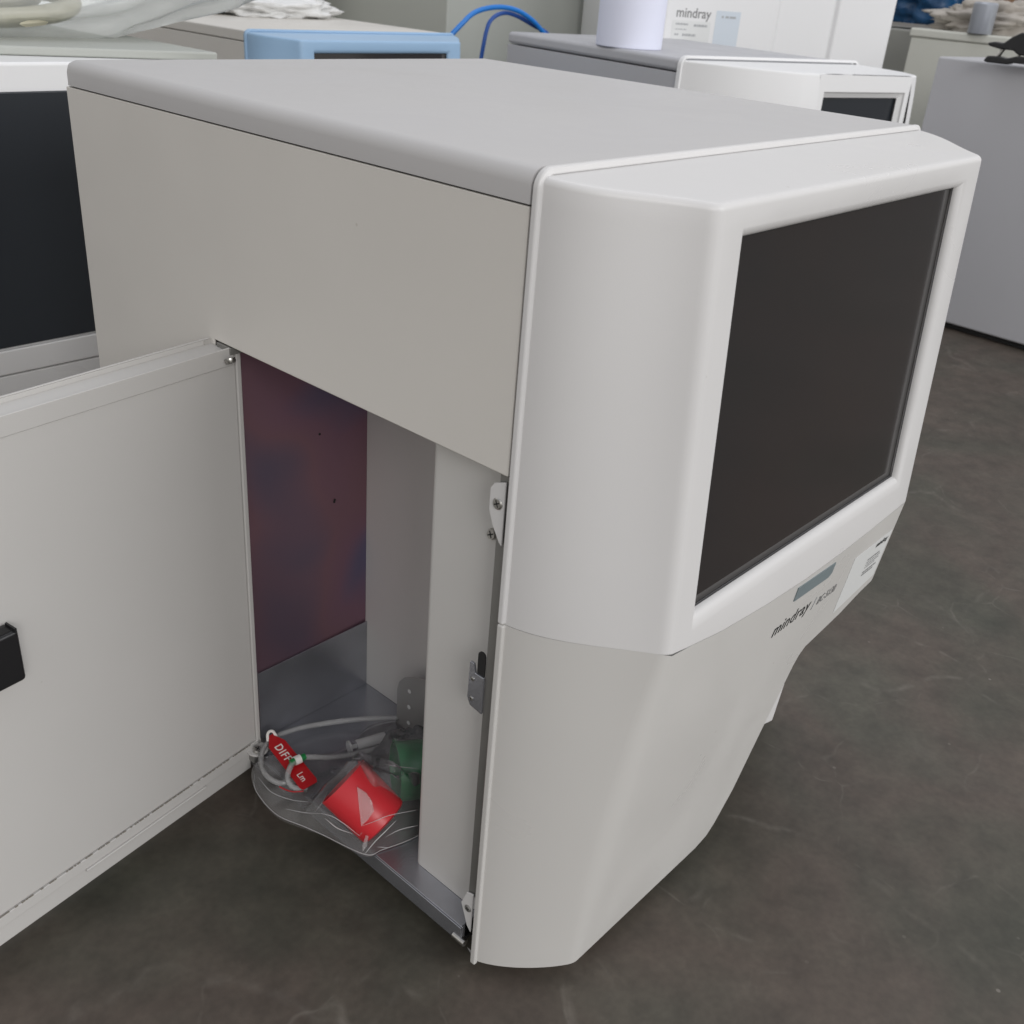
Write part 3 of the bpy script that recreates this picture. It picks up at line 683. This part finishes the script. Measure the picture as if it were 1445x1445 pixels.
# creases whose highlights are put into a pale film colour
HEM = [(-.012, .216, .0180), (-.0195, .2040, .0150), (-.0228, .175, .0145), (-.0168, .150, .0165), (-.0125, .134, .0172), (-.0048, .0985, .0200), (.006, .0925, .0212), (.030, .0855, .0212), (.055, .0845, .0212)]
FOLD_GLINT = plastic_film('film_fold_glint', (.95, .95, .95), .38, .08, 200, .3, (.9, .88, .88))
GLOSSF = plastic_film('film_flap', (.97, .96, .96), .16, .10, 120, .3, (.9, .85, .85))
def fold(pts, w):
    """a pinched crease of film: a thin tapering ridge along pts, its glint painted as a whitish tone"""
    bm = tube(pts, w*.75, 6, 6); L = [Vector(p_) for p_ in pts]; a, b_ = L[0], L[-1]
    for v in bm.verts:
        t = max(0, min(1, (v.co-a).dot(b_-a)/(b_-a).length_squared)); k_ = .25+.75*math.sin(math.pi*t)
        c_ = min(((v.co-q_).length, q_) for q_ in [L[i]+(L[i+1]-L[i])*j/12 for i in range(len(L)-1) for j in range(13)])[1]
        v.co = c_+(v.co-c_)*k_
    return obj('film_fold_glint', bm, FOLD_GLINT, bag, angle=180, loc=(-.0030, -.0026, .0021))
obj('bag_hem', tube(HEM, .00035, 6, 6), FOLD_GLINT, bag, angle=180)
fold([(-.015, .205, .026), (-.016, .188, .024), (-.011, .170, .0255), (-.003, .158, .0265)], .0004)
fold([(-.017, .170, .021), (-.011, .155, .024), (-.004, .143, .027)], .0004)
fold([(-.006, .150, .025), (.001, .150, .030), (.010, .156, .030)], .0003)
fold([(-0.0214, 0.1243, 0.0524), (-0.0166, 0.1176, 0.0513), (-0.012, 0.1083, 0.0466), (-0.0082, 0.0995, 0.0413), (-0.0064, 0.0988, 0.0431)], .0004)
fold([(-0.0202, 0.1206, 0.0497), (-0.0164, 0.1118, 0.0444), (-0.0105, 0.1027, 0.0418)], .0005)
fold([(-0.0054, 0.1007, 0.0469), (0.0017, 0.0952, 0.0505), (0.0093, 0.0896, 0.0546), (0.0233, 0.0769, 0.0594)], .00032)
fold([(-0.0099, 0.0923, 0.0302), (-0.0025, 0.0902, 0.0383), (0.0045, 0.0875, 0.0451), (0.0115, 0.0848, 0.052)], .0006)
fold([(-0.0025, 0.0879, 0.0354), (0.0028, 0.0817, 0.0356)], .0004)
fold([(0.0034, 0.0861, 0.0418), (0.0113, 0.0808, 0.0467), (0.0202, 0.0731, 0.0501)], .0004)
fold([(.0333, .1236, .0625), (.040, .113, .0630), (.0481, .1033, .0625)], .0003)
def flap(pts, th=.0003):
    bm = bmesh.new(); P = [Vector(p_) for p_ in pts]; n_ = (P[1]-P[0]).cross(P[2]-P[0]).normalized()*th
    a = [bm.verts.new(p_) for p_ in P]; b_ = [bm.verts.new(p_+n_) for p_ in P]; bm.faces.new(a[::-1]); bm.faces.new(b_)
    for i in range(len(P)): bm.faces.new((a[i], a[(i+1) % len(P)], b_[(i+1) % len(P)], b_[i]))
    return obj('film_flap', bm, GLOSSF, bag, smooth=False, loc=(-.0030, -.0026, .0021))
flap([(0.0006, 0.1124, 0.0698), (.0032, .1060, .0672), (0.0044, 0.1016, 0.0621), (0.0033, 0.0982, 0.0563), (-0.0010, .0992, .0505), (-0.0054, 0.1007, 0.0469)])
flap([(-0.0098, 0.0939, 0.0322), (-.0092, .0948, .0360), (-0.0054, 0.0957, 0.0422), (-0.0040, 0.0949, 0.0412), (-.0062, .0938, .0345)])

# ------------------------------------------------------------------ background machines
# B: blue fronted analyser, same kind
Bm = analyser_root('lab_analyser', (.5435, .9980, -.012), 0, 'analyser with a light blue front and cream body standing behind the foreground machine', scale=(1, 1, .9740))
upB, loB = cover(Bm, BLUE, BLUE)
obj('lid', B((0, W, .0012, D, HS+.0006, H-.0015)), PAINT, Bm, bevel=.002, seg=3)
obj('body', B((.0003, W-.0003, .0014, D-.001, .002, HS-.0002)), PAINT, Bm, bevel=.001)
# C: lavender grey body with wide white curved front
ra = -.20
Cm = analyser_root('lab_analyser', (.988, .588, -.012), ra, 'lavender grey analyser with a glossy white curved front and small dark screen')
WC, DC, HC = .400, .420, .482
obj('lid', B((0, WC, .006, DC, HC-.018, HC)), LAV, Cm, bevel=.006, seg=4)
obj('body', B((.0008, WC-.0008, .006, DC-.001, .001, HC-.0195)), LAV, Cm, bevel=.001)
def cover_c():
    bm = bmesh.new(); n = 22; rows = 9; cols = []
    P0, P1, P2 = (.001, 0), (.050, -.085), (.137, -.117)
    path = []
    for i in range(n+1):
        t = i/n; path.append(((1-t)**2*P0[0]+2*t*(1-t)*P1[0]+t*t*P2[0], (1-t)**2*P0[1]+2*t*(1-t)*P1[1]+t*t*P2[1]))
    for q in ((.165, -.1215),): path.append(q)
    ns = len(path)-1
    path += [(.375, -.130)]; ne = len(path)-1
    path += [(.398, -.122), (.408, -.09), (.402, -.04), (WC-.001, 0)]
    for X, Y in path:
        col = []
        for j in range(rows+1):
            f = j/rows; zz = .20+(HC-.002-.20)*f
            lean = 1-.06*max(0, (f-.6)/.4)**2
            col.append(bm.verts.new((X if X < .2 else X, Y*lean, zz-(.004*(-Y/.13)**2 if j == rows else 0))))
        cols.append(col)
    for i, (a, b_) in enumerate(zip(cols, cols[1:])):
        for j in range(rows):
            if i == ns: continue
            bm.faces.new((a[j], b_[j], b_[j+1], a[j+1]))
    top = [c_[-1] for c_ in cols]; bm.faces.new(top)
    # bezel around the recessed screen
    a, b_ = cols[ns], cols[ne]
    def fr(z_): return -.1225*(1-.10*max(0, ((z_-.20)/(HC-.204)-.6)/.4)**2)
    bb = bmesh.new()
    x0, x1 = path[ns][0], path[ne][0]
    zz0, zz1 = .20, HC-.006-.010
    ow = [(x0, zz0), (x1, zz0), (x1, HC-.0068), (x0, HC-.0062)]; iw = [(x0+.013, .235), (x1-.012, .235), (x1-.012, HC-.030), (x0+.013, HC-.030)]
    iw2 = [(x0+.018, .240), (x1-.018, .240), (x1-.018, HC-.038), (x0+.018, HC-.038)]
    def yq(X): return path[ns][1]+(path[ne][1]-path[ns][1])*(X-x0)/(x1-x0)
    def ring(pts, d): return [bb.verts.new((X, yq(X)*(1-.055*max(0, (Z-.38)/.1))+d, Z)) for X, Z in pts]
    r0, r1, r1b, r2 = ring(ow, 0), ring(iw, 0), ring(iw, .003), ring(iw2, .009)
    for p_, q_ in ((r0, r1), (r1, r1b), (r1b, r2)):
        for i in range(4): bb.faces.new((p_[i], p_[(i+1) % 4], q_[(i+1) % 4], q_[i]))
    cv = obj('front_cover', bm, BWHT, Cm, bevel=.003, seg=3, angle=35)
    bz = obj('screen_bezel', bb, BWHT, cv, bevel=.001, seg=2)
    b3 = bmesh.new(); b3.faces.new([b3.verts.new((v[0], yq(v[0])*.955+.0115, v[1])) for v in [(iw2[0][0]-.002, .238), (iw2[1][0]+.002, .238), (iw2[2][0]+.002, HC-.036), (iw2[3][0]-.002, HC-.036)]])
    obj('screen', b3, NAVY, cv, smooth=False)
    # white rim
    b4 = bmesh.new(); r = .014; xo, top_ = -.003, HC+.004
    o_ = [(xo, .15)]+[(xo+r-r*math.cos(t), top_-r+r*math.sin(t)) for t in [math.pi/2*i/6 for i in range(7)]]; o_ += [(WC-a_, b__) for a_, b__ in o_[::-1]]
    i_ = [(xo+.004, .15)]+[(xo+.004+(r-.004)-(r-.004)*math.cos(t), top_-.004-(r-.004)+(r-.004)*math.sin(t)) for t in [math.pi/2*i/6 for i in range(7)]]; i_ += [(WC-a_, b__) for a_, b__ in i_[::-1]]
    V4 = [[b4.verts.new((ox, .005, oz)), b4.verts.new((ox, -.003, oz)), b4.verts.new((ix, -.003, iz)), b4.verts.new((ix, .005, iz))] for (ox, oz), (ix, iz) in zip(o_, i_)]
    for p_, q_ in zip(V4, V4[1:]):
        for k in range(4): b4.faces.new((p_[k], p_[(k+1) % 4], q_[(k+1) % 4], q_[k]))
    b4.faces.new(V4[0]); b4.faces.new(V4[-1][::-1])
    obj('cover_rim', b4, BWHT, cv, bevel=.001, seg=2)
    bl = bmesh.new(); prism(bl, [(p_[0], p_[1]*.96) for p_ in path], .211, Matrix.Translation((0, 0, -.012)))
    obj('lower_front', bl, BWHT, Cm, angle=35)
cover_c()
# roll on C
ro = obj('paper_roll', lathe([(0, 0), (.050, 0), (.051, .001), (.051, .118), (.050, .119), (.016, .119), (.016, .02), (0, .02)], 48), ROLL, angle=40)
ro.location = (1.068, .742, .4702); tag(ro, 'pale lavender white paper roll standing on the lavender grey machine', 'paper roll')
# blue cables
cb = obj('network_cable', tube([(.97, 1.10, .38), (.995, 1.07, .445), (1.02, 1.06, .474), (1.053, 1.06, .494), (1.1035, 1.06, .503), (1.155, 1.06, .500), (1.20, 1.06, .485), (1.232, 1.06, .466), (1.27, 1.06, .44), (1.30, 1.06, .40)], .0042, 10, 6), CABB)
tag(cb, 'bright blue network cable, the taller loop behind the lavender grey machine', 'cable')
CABD = mat('darker_blue_cable', (.02, .09, .36), .4)
cb = obj('network_cable', tube([(1.085, 1.075, .40), (1.0925, 1.07, .462), (1.106, 1.07, .484), (1.135, 1.07, .494), (1.170, 1.07, .490), (1.215, 1.07, .476), (1.262, 1.07, .460), (1.31, 1.07, .42)], .0036, 10, 6), CABD)
tag(cb, 'dark blue network cable, the lower loop behind the lavender grey machine', 'cable')
# grey green cabinet behind the cables
ca = obj('metal_cabinet', B((0, .62, 0, .42, 0, .66)), GREYG, bevel=.004, seg=3); ca.location = (1.2215, 1.30, -.012); tag(ca, 'grey green metal cabinet behind the blue cables', 'cabinet')
# D white machine with label
Dm = empty('white_machine', (1.42, .922, -.012), 0, 'tall white machine with a brand label and pale stickers standing at the back', 'lab machine')
bm = bmesh.new(); u_ = Vector((.43, -.246)).normalized(); nn = Vector((-u_.y, u_.x))
def dp(s, d): q_ = u_*s+nn*d; return (q_.x, q_.y)
pts = [dp(-.01, .015), dp(0, .0), dp(.236, .0), dp(.242, .006), dp(.362, .004), dp(.368, -.004), dp(.492, -.010), dp(.500, .010), dp(.50, .40), dp(-.01, .40)]
prism(bm, pts, .68); obj('casing', bm, BWHT, Dm, bevel=.003, seg=3, angle=35)
FD = lambda s, z_, off=.0004: frame((u_.x*s-nn.x*off, u_.y*s-nn.y*off, z_), (u_.x, u_.y, 0), (0, 0, 1))
text('brand_lettering', 'mindray', FD(.0200, .5200), .0235, TXG, Dm, off=.0002, sx=.95)
bm = bmesh.new(); prism(bm, rrect(.080, .058, .001, cx=.055, cy=.4850), .0002, FD(0, 0, .0002)); lb = obj('white_label', bm, STK, Dm, smooth=False)
bm = bmesh.new(); prism(bm, rrect(.052, .090, .001, cx=.130, cy=.4900), .0002, FD(0, 0, .0002)); lb2 = obj('blue_sticker', bm, STKB, Dm, smooth=False)
bm = bmesh.new()
for s0, s1, zz, hh in ((.022, .048, .508, .003), (.060, .088, .507, .004), (.022, .046, .499, .0015), (.022, .030, .490, .003), (.038, .066, .490, .004), (.020, .082, .478, .002), (.020, .085, .473, .002), (.020, .078, .468, .002)):
    q = s0
    while q < s1: wq = random.uniform(.002, .006); prism(bm, [(q, zz-hh/2), (min(q+wq, s1), zz-hh/2), (min(q+wq, s1), zz+hh/2), (q, zz+hh/2)], .0001, FD(0, 0, .0006)); q += wq+.001
obj('label_print', bm, TXL, lb, smooth=False)
bm = bmesh.new()
for s0, s1 in ((.116, .120), (.124, .131), (.133, .146)): prism(bm, [(s0, .523), (s1, .523), (s1, .5265), (s0, .5265)], .0001, FD(0, 0, .0006))
obj('sticker_print', bm, TXL, lb2, smooth=False)
# A: machine with dark smoked panel at far left
Am = empty('lab_cabinet_machine', (-.165, .60, -.012), 0, 'white machine with a large dark smoked front panel at the left edge', 'lab machine')
bm = bmesh.new(); prism(bm, [(-.004, .120), (.404, -.004), (.404, .42), (-.004, .42)], .0075, Matrix.Translation((0, 0, .4800))); obj('lid', bm, GREYG, Am, bevel=.002, seg=3)
obj('casing', B((0, .40, 0, .415, .001, .4798)), BWHT, Am, bevel=.003, seg=3)
obj('smoked_panel', B((-.001, .390, -.0035, -.0002, .2500, .4580)), NAVY, Am, bevel=.001)
obj('lower_front_strip', B((-.001, .399, -.0045, -.0002, .2260, .2480), (-.001, .399, -.0035, -.0002, .02, .2250)), PLASB, Am, bevel=.0015, seg=3)
# F: grey side of the machine on the right
Fm = empty('grey_machine', (1.705, -.20, -.012), math.radians(-5), 'lavender grey machine on the floor at the right edge of the photo', 'lab machine')
obj('casing', B((0, .42, 0, .735, .012, .4900)), LAV, Fm, bevel=.004, seg=3)
obj('base_plinth', B((.012, .41, .01, .725, 0.001, .0118)), DARK, Fm, smooth=False)
# clamp on F
kc = empty('black_clamp', (1.725, .390, .4785), 0, 'black plastic clamp lying on top of the right grey machine', 'clamp', scale=(1.2, 1.2, 1.25))
def arm(pts, w, t_):
    bm = bmesh.new(); prism(bm, pts, t_, frame((0, 0, 0), (.08, -1, 0), (0, 0, 1)) @ Matrix.Translation((0, 0, -t_/2))); return bm
obj('upper_jaw', arm([(-.032, .026), (-.022, .028), (-.010, .027), (.0, .036), (.012, .043), (.028, .038), (.050, .025), (.050, .012), (.014, .014), (.006, .019), (-.012, .019), (-.030, .022)], 0, .024), BLK, kc, bevel=.003, seg=3)
obj('lower_jaw', arm([(-.032, .002), (-.028, .009), (-.012, .010), (.0, .008), (.012, .012), (.050, .013), (.050, .001), (.034, .0005), (.030, .003), (.008, .003), (.004, .0005), (-.026, .0005)], 0, .024), BLK, kc, bevel=.002, seg=3)
obj('clamp_rod', tube([(-.001, .017, .007), (-.001, .009, .022)], .0032, 12, 1), SCR, kc)
obj('clamp_pin', tube([(-.002, -.012, .008), (-.002, -.016, .016)], .0022, 12, 1), SCR, kc)
# G: beige machine behind F
Gm = empty('beige_machine', (2.290, -.03, -.012), math.radians(-3), 'beige grey boxy machine behind the right grey machine', 'lab machine')
obj('lid', B((-.003, .45, 0, .868, .503, .523)), BEIG, Gm, bevel=.005, seg=3)
obj('casing', B((0, .447, .004, .862, 0.0, .5025)), BEIG, Gm, bevel=.003, seg=3)
# things on G
def crumple(name, cx, cy, cz, rx, ry, rz, m, label, cat, amp=.25, fr=2.2, sub=5, seed=0, flat=True):
    bm = bmesh.new(); bmesh.ops.create_icosphere(bm, subdivisions=sub, radius=1)
    for v in bm.verts:
        p_ = v.co.copy(); q_ = p_*fr+Vector((seed*7.1, seed*3.3, seed))
        k = 1+amp*noise.fractal(q_, .9, 2.1, 5)-amp*.6*abs(noise.noise(q_*1.7))
        v.co = Vector((p_.x*rx*k, p_.y*ry*k, max(p_.z*rz*k, -rz*.62) if flat else p_.z*rz*k))
    o = obj(name, bm, m, angle=180); o.location = (cx, cy, cz); return tag(o, label, cat)
crumple('crumpled_wrap', 2.42, .655, .538, .06, .165, .045, PAPER, 'crumpled pale wrapping lying on the beige machine', 'wrapping', .45, 2.6, seed=2)
sc_ = obj('grey_canister', lathe([(0, 0), (.026, 0), (.027, .002), (.027, .062), (.024, .066), (0, .066)], 32), SILV); sc_.location = (2.335, .672, .5112); tag(sc_, 'short silver grey canister standing on the beige machine', 'canister')
# tarp and cardboard farther back
crumple('blue_tarp_bundle', 2.75, .99, .592, .14, .145, .125, TARP, 'dark blue plastic sheet bundled behind the beige machine', 'tarp', .25, 2.0, seed=5)
cd = obj('cardboard_box', B((0, .5, 0, .34, 0, .64)), CARD, bevel=.003); cd.location = (2.80, .50, -.012); cd.rotation_euler = (0, 0, .25); tag(cd, 'open brown cardboard box behind the beige machine', 'box')
gb = obj('grey_crate', B((0, .40, 0, .34, 0, .512)), mat('dull_grey', (.30, .30, .275), .7, vary=.1), bevel=.004); gb.location = (2.56, .86, -.012); tag(gb, 'dull grey crate between the white machine and the beige machine', 'crate')
# H: pale machine behind the blue one and white foam wrap on it
Hm = obj('pale_cabinet', B((0, .66, 0, .4, 0, .68)), mat('pale_cream_paint', (.66, .64, .58), .5, vary=.03), bevel=.006, seg=3); Hm.location = (.50, 1.62, -.012); tag(Hm, 'pale cream cabinet beyond the blue fronted analyser', 'cabinet')
crumple('foam_wrap', .80, 1.30, .478, .13, .07, .026, mat('white_foam', (.75, .75, .74), .6), 'white foam wrap lying on top of the blue fronted analyser', 'wrapping', .3, 2, seed=9)
# cable bag on A
bagc = crumple('bag_of_cables', .165, .825, .520, .34, .135, .080, FILM2, 'milky plastic bag of cream cables lying on the machine at the far left', 'plastic bag', .22, 1.6, seed=4, sub=5)
for v in bagc.data.vertices:
    k_ = max(0, v.co.x-.02); v.co.z += k_*.20
    v.co.x += 0
def coil(cx, cy, cz, R1, R2, r, tilt, ph=0):
    P = []
    for i in range(17):
        a = ph+2*math.pi*i/16*1.02; P.append((cx+R1*math.cos(a), cy+R2*math.sin(a), cz+tilt*math.sin(a+.7)))
    return P
for i, (a) in enumerate([(.02, .80, .505, .10, .075, .0065, .014), (.08, .80, .512, .085, .065, .0065, -.016, 1), (-.02, .82, .527, .09, .07, .006, .01, 2), (.12, .79, .500, .075, .070, .0085, .010, 3)]):
    o = obj('cable_coil', tube(coil(*a), a[5], 10, 4), CABW); tag(o, ('widest loop of cream cable lying flat in the milky plastic bag', 'inner loop of cream cable nested in the widest one in the bag', 'topmost thin loop of cream cable in the milky plastic bag', 'thickest loop of cream cable, rightmost in the milky plastic bag')[i], 'cable', 'cream cable coils in the milky bag')

# ------------------------------------------------------------------ render settings
S.render.engine = 'CYCLES'; S.cycles.max_bounces = 10; S.cycles.transparent_max_bounces = 16
S.render.resolution_x = S.render.resolution_y = 1024
